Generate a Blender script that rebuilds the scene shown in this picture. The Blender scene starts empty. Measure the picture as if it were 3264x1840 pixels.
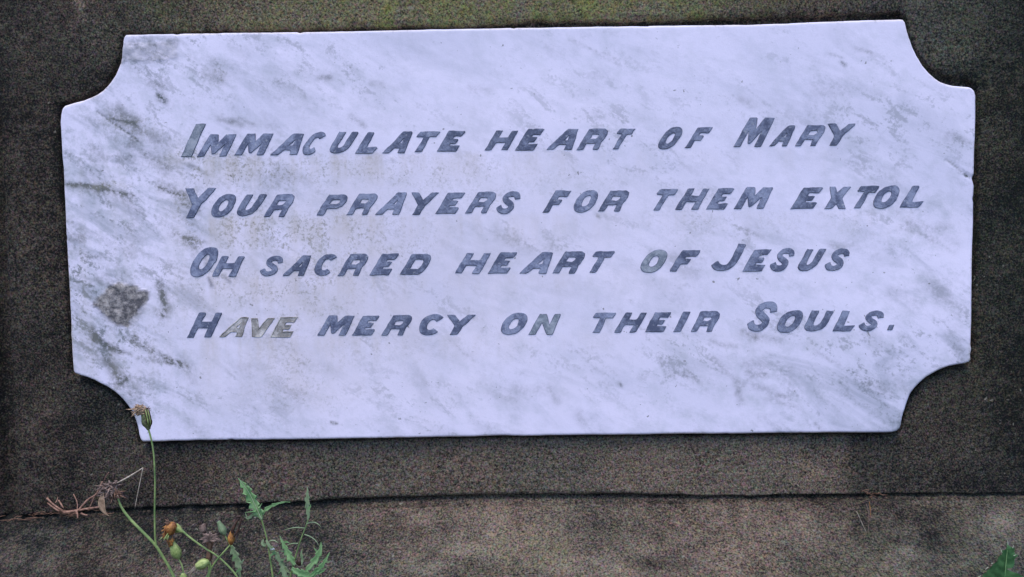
import bpy, math, random
import numpy as np
from mathutils import Vector, Matrix, Euler
from mathutils.geometry import tessellate_polygon, delaunay_2d_cdt
random.seed(7); rng = np.random.default_rng(11)
S = bpy.context.scene
COL = S.collection

# ---------------------------------------------------------------- camera
CAM_R = (1.51761656, 0.01505864, 0.02353811)
CAM_C = np.array([0.01149405, -0.52771609, -0.00769506])
F, CX, CY = 2539.0, 1632.0, 920.0          # the photograph's own measure, 3264 x 1840
cam = bpy.data.cameras.new('camera'); co = bpy.data.objects.new('camera', cam); COL.objects.link(co)
co.location = CAM_C; co.rotation_euler = CAM_R
cam.sensor_width = 36; cam.lens = 36 * F / 3264; cam.clip_start = 0.01; cam.clip_end = 200
S.camera = co
ROT = np.array(Euler(CAM_R, 'XYZ').to_matrix())

# ---------------------------------------------------------------- sky and sun
SUN_EL, SUN_AZ = math.radians(68), math.radians(192)      # overcast, light from high in front of the stone
w = bpy.data.worlds.new('World'); S.world = w; w.use_nodes = True
nt = w.node_tree; bg = nt.nodes['Background']
sky = nt.nodes.new('ShaderNodeTexSky'); sky.sky_type = 'NISHITA'; sky.sun_disc = False
sky.sun_elevation = SUN_EL; sky.sun_rotation = SUN_AZ; sky.air_density = 1.0; sky.dust_density = 1.6; sky.ozone_density = 10.0
nt.links.new(sky.outputs[0], bg.inputs[0]); bg.inputs[1].default_value = 0.15
sl = bpy.data.lights.new('sun', 'SUN'); so = bpy.data.objects.new('sun', sl); COL.objects.link(so)
sl.energy = 1.3; sl.angle = math.radians(26); sl.color = (1.0, 0.91, 0.87)
d = Vector((math.sin(SUN_AZ) * math.cos(SUN_EL), math.cos(SUN_AZ) * math.cos(SUN_EL), math.sin(SUN_EL)))
so.rotation_euler = d.to_track_quat('Z', 'Y').to_euler(); so.location = d * 3
S.view_settings.view_transform = 'Standard'; S.view_settings.look = 'None'
S.view_settings.exposure = 0.97; S.view_settings.gamma = 1.0

# ---------------------------------------------------------------- helpers
def px(x, y, Y=0.0):
    """point of the plane y=Y seen at photograph position x, y"""
    dd = ROT @ np.array([(x - CX) / F, -(y - CY) / F, -1.0])
    return CAM_C + dd * ((Y - CAM_C[1]) / dd[1])
def to_px(P):
    L = (P - CAM_C) @ ROT
    return CX - F * L[:, 0] / L[:, 2], CY + F * L[:, 1] / L[:, 2]
def tag(o, label=None, cat=None, group=None, kind=None):
    for k, v in (('label', label), ('category', cat), ('group', group), ('kind', kind)):
        if v: o[k] = v
    return o
def mesh_obj(name, V, Fc, mats, parent=None, smooth=True, mat_idx=None):
    me = bpy.data.meshes.new(name)
    V = np.asarray(V, float)
    if isinstance(Fc, np.ndarray):
        n, k = Fc.shape
        me.vertices.add(len(V)); me.vertices.foreach_set('co', V.ravel())
        me.loops.add(n * k); me.loops.foreach_set('vertex_index', Fc.ravel().astype(np.int32))
        me.polygons.add(n); me.polygons.foreach_set('loop_start', np.arange(0, n * k, k, dtype=np.int32))
        me.update(calc_edges=True)
    else:
        me.from_pydata([tuple(v) for v in V], [], [tuple(f) for f in Fc]); me.update()
    if not isinstance(mats, (list, tuple)): mats = [mats]
    for m in mats: me.materials.append(m)
    if smooth: me.polygons.foreach_set('use_smooth', np.ones(len(me.polygons), bool))
    if mat_idx is not None: me.polygons.foreach_set('material_index', np.asarray(mat_idx, np.int32))
    me.validate()
    o = bpy.data.objects.new(name, me); COL.objects.link(o)
    if parent is not None: o.parent = parent; o.matrix_parent_inverse = parent.matrix_basis.inverted()
    return o
def empty(name, loc, label, cat, group=None):
    o = bpy.data.objects.new(name, None); COL.objects.link(o); o.location = tuple(loc); o.empty_display_size = .01
    return tag(o, label, cat, group)
def attr(o, name, vals):
    a = o.data.attributes.new(name, 'FLOAT', 'POINT'); a.data.foreach_set('value', np.asarray(vals, np.float32))

def vnoise(x, y, scale, seed, octaves=1, gain=.5):
    out = 0; amp = 1; tot = 0
    for k in range(octaves):
        s = scale * 2 ** k; r = np.random.default_rng(seed + k * 101).random((256, 256)) * 2 - 1
        u = x * s; v = y * s; i = np.floor(u).astype(int); j = np.floor(v).astype(int)
        fu = u - i; fv = v - j; fu = fu * fu * (3 - 2 * fu); fv = fv * fv * (3 - 2 * fv)
        a = r[i % 256, j % 256]; b = r[(i + 1) % 256, j % 256]; c = r[i % 256, (j + 1) % 256]; e = r[(i + 1) % 256, (j + 1) % 256]
        out = out + amp * ((a * (1 - fu) + b * fu) * (1 - fv) + (c * (1 - fu) + e * fu) * fv); tot += amp; amp *= gain
    return out / tot
def sdf(X, Z, poly):
    """signed distance to a closed polygon, negative inside"""
    D = np.full(X.shape, 1e9); ins = np.zeros(X.shape, bool)
    for k in range(len(poly)):
        ax, az = poly[k]; bx, bz = poly[(k + 1) % len(poly)]
        ex, ez = bx - ax, bz - az; L = ex * ex + ez * ez + 1e-18
        t = np.clip(((X - ax) * ex + (Z - az) * ez) / L, 0, 1)
        D = np.minimum(D, (X - ax - t * ex) ** 2 + (Z - az - t * ez) ** 2)
        if az != bz:
            c = ((az > Z) != (bz > Z)) & (X < ax + (Z - az) * (bx - ax) / (bz - az)); ins ^= c
    D = np.sqrt(D); return np.where(ins, -D, D)
def sstep(a, b, x):
    t = np.clip((x - a) / (b - a), 0, 1); return t * t * (3 - 2 * t)

# ---------------------------------------------------------------- node helpers
class NT:
    def __init__(s, name):
        s.m = bpy.data.materials.new(name); s.m.use_nodes = True; s.t = s.m.node_tree; s.n = s.t.nodes; s.l = s.t.links
        s.b = s.n['Principled BSDF']; s.co = s.n.new('ShaderNodeTexCoord').outputs['Object']
    def set(s, inp, v):
        if hasattr(v, 'is_output'): s.l.new(v, inp)
        else: inp.default_value = v
    def math(s, op, a, b=0.0, clamp=False):
        n = s.n.new('ShaderNodeMath'); n.operation = op; n.use_clamp = clamp; s.set(n.inputs[0], a); s.set(n.inputs[1], b); return n.outputs[0]
    def mix(s, f, a, b, blend='MIX'):
        n = s.n.new('ShaderNodeMix'); n.data_type = 'RGBA'; n.blend_type = blend; s.set(n.inputs[0], f)
        for i, v in ((6, a), (7, b)): s.set(n.inputs[i], v if hasattr(v, 'is_output') else (*v, 1))
        return n.outputs[2]
    def noise(s, scale, detail=2, rough=.5, co=None, dist=0, col=False):
        n = s.n.new('ShaderNodeTexNoise'); s.l.new(co or s.co, n.inputs['Vector']); n.inputs['Scale'].default_value = scale
        n.inputs['Detail'].default_value = detail; n.inputs['Roughness'].default_value = rough; n.inputs['Distortion'].default_value = dist
        return n.outputs[1] if col else n.outputs[0]
    def map(s, loc=(0, 0, 0), rot=(0, 0, 0), sc=(1, 1, 1)):
        n = s.n.new('ShaderNodeMapping'); s.l.new(s.co, n.inputs[0]); n.inputs[1].default_value = loc; n.inputs[2].default_value = rot; n.inputs[3].default_value = sc
        return n.outputs[0]
    def map2(s, ang, sc, loc=(0, 0, 0)):
        a = s.map((0, 0, 0), (0, ang, 0)); n = s.n.new('ShaderNodeMapping'); s.l.new(a, n.inputs[0]); n.inputs[1].default_value = loc; n.inputs[3].default_value = sc; return n.outputs[0]
    def rng(s, v, a, b, c=0.0, e=1.0):
        n = s.n.new('ShaderNodeMapRange'); s.set(n.inputs[0], v); n.inputs[1].default_value = a; n.inputs[2].default_value = b
        n.inputs[3].default_value = c; n.inputs[4].default_value = e; return n.outputs[0]
    def attr(s, name):
        n = s.n.new('ShaderNodeAttribute'); n.attribute_name = name; return n.outputs['Fac']
    def bump(s, h, dist, strength=1.0, nrm=None):
        n = s.n.new('ShaderNodeBump'); s.l.new(h, n.inputs['Height']); n.inputs['Distance'].default_value = dist; n.inputs['Strength'].default_value = strength
        if nrm: s.l.new(nrm, n.inputs['Normal'])
        s.l.new(n.outputs[0], s.b.inputs['Normal']); return n.outputs[0]
    def done(s, col, rough=.8, spec=.3):
        s.set(s.b.inputs['Base Color'], col if hasattr(col, 'is_output') else (*col, 1)); s.set(s.b.inputs['Roughness'], rough)
        s.b.inputs['Specular IOR Level'].default_value = spec; return s.m

# ---------------------------------------------------------------- materials
def stone_mat():
    s = NT('weathered_sandstone')
    tone = s.attr('tone'); moss = s.attr('moss'); warm = s.attr('warm')
    g1 = s.noise(820, 4, .78); g2 = s.noise(150, 4, .6); g3 = s.noise(22, 5, .6)
    t = s.math('ADD', tone, s.math('MULTIPLY', s.math('SUBTRACT', g1, .5), s.math('ADD', s.math('MULTIPLY', tone, 4.8), 1.35)))
    t = s.math('ADD', t, s.math('MULTIPLY', s.math('SUBTRACT', g2, .5), .5))
    t = s.math('ADD', t, s.math('MULTIPLY', s.math('SUBTRACT', g3, .5), .45), True)
    cold = s.mix(t, (.0070, .0100, .0092), (.24, .215, .155))
    wrm = s.mix(t, (.0120, .0105, .0088), (.375, .275, .190))
    c = s.mix(warm, cold, wrm)
    # green algae film
    mm = s.math('MULTIPLY', moss, s.rng(s.math('ADD', s.noise(45, 5, .7), s.math('MULTIPLY', g1, .35)), .5, .85), True)
    c = s.mix(mm, c, s.mix(t, (.020, .024, .006), (.28, .285, .065)))
    # reddish and bluish single grains
    gc = s.noise(430, 3, .8, s.map((3.1, 1.7, 2.2)), col=True)
    c = s.mix(.8, c, s.mix(1.0, c, s.mix(1.0, gc, (2.1, 2.1, 2.1), 'MULTIPLY'), 'MULTIPLY'))
    # pale lichen specks
    v = s.noise(330, 2, .6, s.map((7, 3, 1))); sp = s.math('MULTIPLY', s.rng(v, .66, .74), s.rng(s.noise(20, 3), .42, .60), True)
    pit = s.rng(s.noise(260, 3, .65, s.map((2, 9, 4))), .64, .72)
    c = s.mix(s.math('MULTIPLY', sp, .7), c, (.38, .34, .25)); c = s.mix(s.math('MULTIPLY', pit, .6), c, (.010, .010, .009))
    h = s.math('SUBTRACT', s.math('ADD', s.math('MULTIPLY', g1, 1.3), s.math('MULTIPLY', g2, 1.6)), s.math('MULTIPLY', pit, .6))
    s.bump(h, .0016, 1.0)
    return s.done(c, .9, .15)
def marble_mat():
    s = NT('white_marble')
    grey, olive, rough, drip = s.attr('grey'), s.attr('olive'), s.attr('rough'), s.attr('drip')
    A = math.radians(28)
    st = s.map2(-A, (.36, 1, 1)); st2 = s.map2(-A - .15, (.55, 1, 1), (4, 0, 2))
    n1 = s.noise(38, 6, .62, st, .9); n2 = s.noise(95, 5, .65, st2, .6); n3 = s.noise(16, 4, .55, st, .6)
    base = s.mix(s.rng(n3, .38, .66), MARBLE_A, MARBLE_B)
    mot = s.noise(75, 7, .72, s.map2(-A, (.8, 1, 1), (9, 1, 3))); pore = s.noise(420, 3, .7); pt = s.noise(70, 4, .65)
    base = s.mix(s.math('MULTIPLY', s.rng(mot, .47, .70, 0, .62), s.math('ADD', grey, .40), True), base, (.46, .46, .48))
    veil = s.math('MULTIPLY', s.rng(n1, .50, .74), s.math('ADD', grey, .16), True)
    c = s.mix(veil, base, (.29, .305, .34))
    v2 = s.math('MULTIPLY', s.rng(s.math('ADD', n2, s.math('MULTIPLY', s.math('SUBTRACT', pore, .5), .55)), .53, .70), s.math('MULTIPLY', grey, s.rng(n1, .42, .66)), True)
    c = s.mix(s.math('MULTIPLY', v2, .8), c, (.13, .15, .145))
    # fine sharp diagonal flecks over the whole slab
    fl = s.noise(120, 5, .68, s.map2(-A - .1, (.42, 1, 1), (2, 5, 8)), .4); fm = s.rng(s.noise(19, 3, .6, s.map2(-A, (.5, 1, 1), (6, 6, 6))), .40, .66)
    ff = s.math('MULTIPLY', s.rng(s.math('ADD', fl, s.math('MULTIPLY', s.math('SUBTRACT', pore, .5), .45)), .55, .65), s.math('MULTIPLY', fm, s.math('ADD', s.math('MULTIPLY', grey, .8), .38)), True)
    c = s.mix(s.math('MULTIPLY', ff, .8), c, (.13, .15, .14))
    # direct grey stains
    stn = s.attr('stain'); k = s.math('MULTIPLY', stn, s.rng(s.math('ADD', n2, s.math('MULTIPLY', pore, .9)), .76, 1.05, .15, 1.0), True)
    c = s.mix(k, c, (.085, .095, .085))
    # algae in the pores
    wash = s.math('MULTIPLY', olive, s.rng(s.noise(55, 5, .7, s.map((2, 2, 2))), .40, .72), True)
    c = s.mix(s.math('MULTIPLY', wash, .34), c, (.48, .425, .34))
    o = s.math('MULTIPLY', s.math('MULTIPLY', olive, s.rng(s.noise(400, 3, .8, s.map((1, 1, 1))), .50, .62)), s.rng(pt, .38, .56), True)
    c = s.mix(s.math('MULTIPLY', o, .66), c, (.16, .155, .09))
    # broad beige run-off
    dn = s.noise(60, 3, .6, s.map((0, 0, 0), (0, 0, 0), (1.7, 1, .10)))
    dd = s.math('MULTIPLY', drip, s.math('MULTIPLY', s.rng(dn, .42, .66), s.rng(pore, .3, .7, .35, 1)), True)
    c = s.mix(s.math('MULTIPLY', dd, .62), c, (.48, .40, .30))
    wm = s.attr('warmth'); c = s.mix(s.math('MULTIPLY', wm, s.rng(s.noise(26, 4, .6), .3, .7, .4, 1.0)), c, (.70, .56, .50))
    # sparse black pinholes
    ph = s.math('MULTIPLY', s.rng(s.noise(310, 2, .5, s.map((11, 2, 3))), .735, .765), s.rng(s.noise(30, 3, .6, s.map((1, 2, 3))), .42, .55), True)
    c = s.mix(s.math('MULTIPLY', ph, .75), c, (.13, .12, .09))
    # cement / scarred patches
    rn = s.noise(260, 5, .75); rn2 = s.noise(90, 4, .6)
    rc = s.mix(s.rng(s.math('ADD', s.math('MULTIPLY', rn, 1.4), rn2), 1.02, 1.42), (.06, .052, .045), (.43, .37, .315))
    c = s.mix(rough, c, rc)
    fine = s.noise(1500, 2, .6)
    c = s.mix(s.rng(fine, .35, .65, 0.0, .055), c, (.3, .3, .42))
    h = s.math('ADD', s.math('MULTIPLY', fine, .12), s.math('ADD', s.math('MULTIPLY', pore, .14), s.math('MULTIPLY', s.math('MULTIPLY', rn, rough), 2.4)))
    s.bump(h, .0010, .55)
    s.b.inputs['Subsurface Weight'].default_value = 0.0
    return s.done(c, .62, .35)
MARBLE_A, MARBLE_B = (.845, .755, .85), (.715, .655, .745)
def lead_mat(name, a, b, grain=700, rough=.55):
    s = NT(name); n = s.noise(grain, 4, .75); n2 = s.noise(130, 3, .6)
    t = s.rng(s.math('ADD', n, s.math('MULTIPLY', s.math('SUBTRACT', n2, .5), 1.9)), .30, .74)
    c = s.mix(t, a, b)
    sp = s.rng(s.noise(400, 3, .6, s.map((5, 5, 5))), .60, .70)
    c = s.mix(s.math('MULTIPLY', sp, .55), c, (.42, .42, .44))
    oi = s.n.new('ShaderNodeObjectInfo'); c = s.mix(1.0, c, s.mix(oi.outputs['Random'], (.84, .84, .84), (1.22, 1.2, 1.17)), 'MULTIPLY')
    s.bump(n, .0006, .8); return s.done(c, rough, .4)
def plant_mat(name, a, b, scale=160, rough=.55, trans=0.0):
    s = NT(name); n = s.noise(scale, 4, .6); c = s.mix(s.rng(n, .35, .65), a, b); s.bump(s.noise(scale * 4, 2), .0003, .5)
    if trans:
        s.b.inputs['Subsurface Weight'].default_value = trans; s.b.inputs['Subsurface Radius'].default_value = (.001, .0015, .0006)
    return s.done(c, rough, .35)
M_stone, M_marble = stone_mat(), marble_mat()
M_lead = lead_mat('grey_lead', (.09, .10, .155), (.245, .26, .345))
M_leadrim = lead_mat('oxidised_lead', (.06, .07, .105), (.15, .165, .22))
M_bare = lead_mat('bare_letter_bed', (.25, .225, .20), (.54, .49, .455), 380, .8)
M_barerim = lead_mat('bare_letter_rim', (.19, .17, .15), (.50, .46, .40), 500, .8)
M_fade = lead_mat('worn_lead', (.17, .19, .22), (.36, .37, .40), 450, .6)
M_stem = plant_mat('green_stem', (.10, .17, .05), (.28, .35, .11), 220)
M_leaf = plant_mat('green_leaf', (.09, .20, .065), (.23, .36, .14), 260)
M_leafgrey = plant_mat('greyish_leaf', (.12, .18, .08), (.27, .33, .17), 260)
M_leafdark = plant_mat('deep_green_leaf', (.026, .085, .024), (.07, .165, .05), 200)
M_spine = plant_mat('pale_spine', (.30, .33, .20), (.48, .48, .34), 300)
M_bud = plant_mat('yellow_green_bud', (.15, .21, .05), (.42, .47, .16), 420)
M_calyx = plant_mat('striped_calyx', (.045, .05, .025), (.22, .24, .10), 420)
M_rust = plant_mat('rusty_petals', (.14, .04, .012), (.50, .22, .05), 420)
M_tan = plant_mat('withered_petals', (.20, .12, .07), (.50, .33, .20), 420)
M_dry = plant_mat('dry_brown', (.09, .042, .024), (.27, .145, .085), 380)
M_straw = plant_mat('pale_straw', (.24, .18, .12), (.55, .45, .34), 380)
M_twig = plant_mat('reddish_twig', (.13, .058, .036), (.37, .20, .13), 420)
M_dark = plant_mat('blackened_petals', (.022, .012, .010), (.085, .040, .022), 420)
M_mauve = plant_mat('mauve_seed_head', (.10, .06, .045), (.30, .20, .15), 420)
M_soil = plant_mat('damp_soil', (.03, .022, .014), (.10, .07, .045), 60, .95)

# ---------------------------------------------------------------- outlines (photograph measure)
DP = 1.267
PLAQUE = [(399,110),(520,107.5),(640,105),(860,102),(1100,99),(1240,96),(1380,92.5),(1507,90.5),(1614,88),(1750,86.5),(1900,84),(2050,82),(2180,80),
 (2300,79),(2395,78),(2500,74),(2591,70),(2740,64.5),(2868,60.5),(2879,62),(2886,70),(2892,96),(2901,124),(2911,152),(2924,179),(2942,208),(2963,233),(2980,248),(2997,260),(3018,268),(3039,273),
 (3068,275.5),(3090,277),(3101,282),(3108,290),(3112,307),(3112,370),(3110,427),(3108,480),(3107,534),(3106,556),(3101,569),(3102,577),(3106,592),(3105,615),(3104,690),(3103,749),(3101,800),(3100,856),
 (3099,942),(3098,1020),(3096,1100),(3098,1112),(3095,1130),(3096,1148),(3092,1155),(3075,1160),(3052,1163),(3027,1168),(3000,1178),(2975,1191),(2953,1204),(2933,1221),(2917,1238),(2903,1256),(2895,1276),(2888,1297),
 (2882,1315),(2878,1330),(2875,1352),(2870,1367),(2860,1376),(2843,1380),(2650,1381),(2463,1382),(2300,1384),(2180,1384.5),(2000,1387),(1850,1388),(1729,1390),(1670,1391),(1614,1389.5),(1500,1393),(1319,1396),
 (1200,1398),(1080,1400),(850,1403),(620,1405),(504,1409),(453,1410),(446,1403),(441,1385),(438,1365),(431,1343),(423,1322),(413,1304),(401,1288),(389,1273),(376,1260),(360,1247),(342,1235),(316,1222),
 (298,1212),(278,1204),(258,1199),(243,1193),(236,1190),(232,1183),(230,1155),(227,1110),(225,1070),(224,1016),(221,963),(218,905),(215,856),(212,800),(209,762),(207,700),(204,643),(202,600),(201,560),(200,534),
 (196,505),(194,470),(192,425),(190,390),(191,375),(193,358),(196,345),(203,337),(232,328),(265,319),(287,310),(307,301),(326,288),(342,273),(355,256),(366,239),(373,224),(379,209),(384,197),(387,184),(388,160),(390,130),(393,117)]
# pocket in the sandstone round the plaque
POCKET = [(393,104),(640,99),(860,95),(1080,89),(1208,87),(1300,83),(1379,80),(1440,84),(1480,83),(1592,75),(1640,72),(1699,64),(1790,67),(1891,65),(2000,66),(2180,62),
 (2300,58),(2450,52),(2591,47),(2740,43),(2868,40),(2882,46),(2892,58),(2899,110),(2912,145),(2933,180),(2954,205),(2975,221),(3009,239),(3061,250),(3098,257),(3110,264),(3118,285),(3119,420),
 (3114,560),(3112,800),(3106,1100),(3103,1155),(3090,1163),(3030,1174),(2978,1197),(2938,1226),(2908,1260),(2892,1300),(2884,1335),(2878,1368),(2862,1382),(2843,1386),
 (2463,1389),(2000,1393),(1614,1396),(1080,1406),(620,1412),(448,1416),(438,1404),(431,1370),(417,1326),(395,1291),(370,1264),(337,1240),(275,1209),(240,1199),(226,1186),(219,1070),(209,856),(198,643),(190,500),
 (184,385),(187,345),(196,330),(262,311),(302,294),(336,267),(359,234),(372,205),(380,180),(382,130)]
def wpoly(P, Y): return np.array([px(x, y, Y)[[0, 2]] for x, y in P])
JX = np.array([-300, 0, 340, 710, 1080, 1500, 2027, 2500, 3264, 3600]); JY = np.array([1672, 1656, 1633, 1616, 1607, 1598, 1590, 1583, 1578, 1576])
_jp = np.array([px(a, b, 0) for a, b in zip(JX, JY)])
def zj(x): return np.interp(x, _jp[:, 0], _jp[:, 2])           # height of the joint between block and ledge

def bumps(X, Y, L):
    o = np.zeros(X.shape)
    for (x, y, rx, ry, a) in L: o += a * np.exp(-((X - x * DP) / (rx * DP)) ** 2 - ((Y - y * DP) / (ry * DP)) ** 2)
    return o
PROUD = .0048

# ---------------------------------------------------------------- sandstone block
def grid(nx, nz):
    i = np.arange(nx - 1)[:, None] * nz + np.arange(nz - 1)[None, :]
    return np.stack([i, i + nz, i + nz + 1, i + 1], -1).reshape(-1, 4)
def build_block():
    st = .0008; xs = np.arange(-.40, .40, st); zs_n = 480
    X = np.repeat(xs[:, None], zs_n, 1); lo = zj(xs)[:, None] - .003; hi = .185
    Z = lo + (hi - lo) * np.linspace(0, 1, zs_n)[None, :]
    sp = sdf(X, Z, wpoly(POCKET, 0)); spl = sdf(X, Z, wpoly(PLAQUE, -PROUD))
    P = np.stack([X, X * 0, Z], -1).reshape(-1, 3); U, Vv = to_px(P); U = U.reshape(X.shape); Vv = Vv.reshape(X.shape)
    h = vnoise(X, Z, 14, 1, 3) * .0012 + vnoise(X, Z, 120, 5, 2) * .00045 + vnoise(X, Z, 520, 9, 2) * .00038
    jit = vnoise(X, Z, 160, 21, 3) * .0007
    s = sp + jit * np.where(Vv < 120, 1.5, .6)
    chip = np.clip(vnoise(X, Z, 60, 31, 2), 0, 1) * np.where((Vv < 110) & (U > 1100), 1, .25)
    h -= .0016 * sstep(.0045, 0, s) * (.5 + chip)                   # worn lip
    floor = -.0052 + vnoise(X, Z, 150, 41, 3) * .0011
    k = sstep(.0005, -.0007, s)
    h = h * (1 - k) + floor * k
    h = np.where(spl < -.004, -.012, h)
    # bottom arris: rolls back into the joint with crumbled edge
    dj = Z - zj(X) + vnoise(X, Z * .4, 90, 51, 3) * .0006
    band = np.interp(U, [0, 650, 800, 1100, 2000, 2250, 3300], [.55, .5, .45, 1.15, 1.1, .30, .28])     # wide crumbled joint in the middle, a tight crack at right
    h -= .0034 * sstep(.0056, .0002, dj / band) * (.6 + .4 * vnoise(X, Z, 40, 55, 2)) * band + .0075 * sstep(.0030 * band + .0003, .0014 * band, dj) * np.interp(U, [0, 500, 700, 900], [.45, .4, .35, 1])
    h += .0040 * sstep(.35, .75, vnoise(X * .25, Z, 260, 57, 2)) * sstep(.0034, .0022, dj) * sstep(700, 1000, U) * sstep(2300, 2000, U)
    # upright groove cut at the far left
    gl = px(14, 900)[0]; h -= .006 * sstep(gl + .0035, gl - .0015, X + vnoise(X, Z, 100, 61) * .0008) * sstep(gl - .012, gl - .006, X)
    V = np.stack([X, -h, Z], -1).reshape(-1, 3)
    D1 = U / DP; D2 = Vv / DP
    top = np.interp(D1, [-100,0,150,300,500,700,850,1000,1300,1600,1750,1850,1950,2100,2300,2400,2480,2576,2700], [.07,.11,.17,.26,.42,.58,.64,.68,.70,.68,.62,.46,.33,.30,.36,.30,.18,.10,.08])
    bot = np.interp(D1, [-100,0,200,400,560,800,1000,1300,1700,2000,2110,2165,2300,2450,2576], [.06,.08,.12,.16,.26,.38,.42,.46,.51,.52,.44,.13,.17,.13,.09])
    side = np.interp(D1, [-100, 0, 20, 60, 200, 330, 2250, 2350, 2450, 2576, 2700], [.04,.05,.08,.115,.12,.15,.21,.18,.11,.085,.06])
    kt = sstep(190, 90, D2) ; kb = sstep(1060, 1120, D2)
    tone = side * (1 - kt) * (1 - kb) + top * kt + bot * kb
    tone += bumps(U, Vv, [(205,20,12,25,.30),(190,0,12,16,.25),(2360,150,70,60,.10),(2430,130,25,22,.14),(2480,350,60,60,.03),(250,1150,120,70,.07),(2360,1150,120,60,.07),(2330,1330,80,60,.03),
                          (60,110,80,60,.05),(90,640,60,120,.03),(1480,20,90,25,.08),(900,30,120,30,.07),(2180,60,50,20,-.12),(1330,1180,60,40,.06),(2010,1190,80,30,.08)])
    tone -= .09 * sstep(.003, 0.0, s) * np.clip(.6 + vnoise(X, Z, 70, 71, 2), 0, 1)     # darker, uneven tone along the pocket lip
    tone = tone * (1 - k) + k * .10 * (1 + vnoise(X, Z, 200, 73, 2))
    tone -= .20 * sstep(.0055, .001, dj / (.35 + .65 * band)) * (.7 + .5 * vnoise(X, Z, 45, 75, 2))
    tone += vnoise(X, Z, 30, 77, 4) * .07
    moss = np.interp(D1, [250, 400, 600, 800, 950, 1200, 1500, 1700, 1850, 2000, 2200], [0, .35, .45, .7, .9, .85, .95, .9, .6, .3, 0]) * sstep(130, 60, D2) * (1 - k) + .35 * sstep(2250, 2450, D1) * sstep(1250, 900, D2) * 0.5
    warm = np.clip(.55 + .3 * sstep(1000, 1200, D2) * sstep(2180, 2100, D1) - .45 * sstep(2100, 2250, D1) * sstep(1300, 200, D2) + .25 * sstep(500, 0, D1) + vnoise(X, Z, 25, 81, 3) * .5, 0, 1)
    nx, nz = X.shape; Fc = grid(nx, nz)
    Fc = Fc[:, ::-1] if False else Fc
    # body behind the face
    b0 = len(V); back = [(xs[0], .16, Z[0, 0] ), (xs[-1], .16, Z[-1, 0]), (xs[-1], .16, hi), (xs[0], .16, hi)]
    V = np.vstack([V, back])
    rim = [i * nz for i in range(nx)] + [(nx - 1) * nz + j for j in range(1, nz)] + [i * nz + nz - 1 for i in range(nx - 2, -1, -1)] + [j for j in range(nz - 2, 0, -1)]
    vb = len(V); V = np.vstack([V, np.stack([V[rim][:, 0], np.full(len(rim), .16), V[rim][:, 2]], 1)])
    n = len(rim); r = np.array(rim); q = np.arange(n)
    side_f = np.stack([r, vb + q, vb + (q + 1) % n, r[(q + 1) % n]], 1)
    Fc = np.vstack([Fc, side_f, [[b0 + 3, b0 + 2, b0 + 1, b0]]])
    o = mesh_obj('sandstone_block', V, Fc, M_stone)
    pad = len(V) - nx * nz
    for nme, a in (('tone', tone), ('moss', moss), ('warm', warm)): attr(o, nme, np.concatenate([np.clip(a, 0, 1).ravel(), np.full(pad, .2)]))
    tag(o, 'dark weathered sandstone block with green film along its top, holding the marble plaque', 'stone block')
    return o
build_block()

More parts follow.
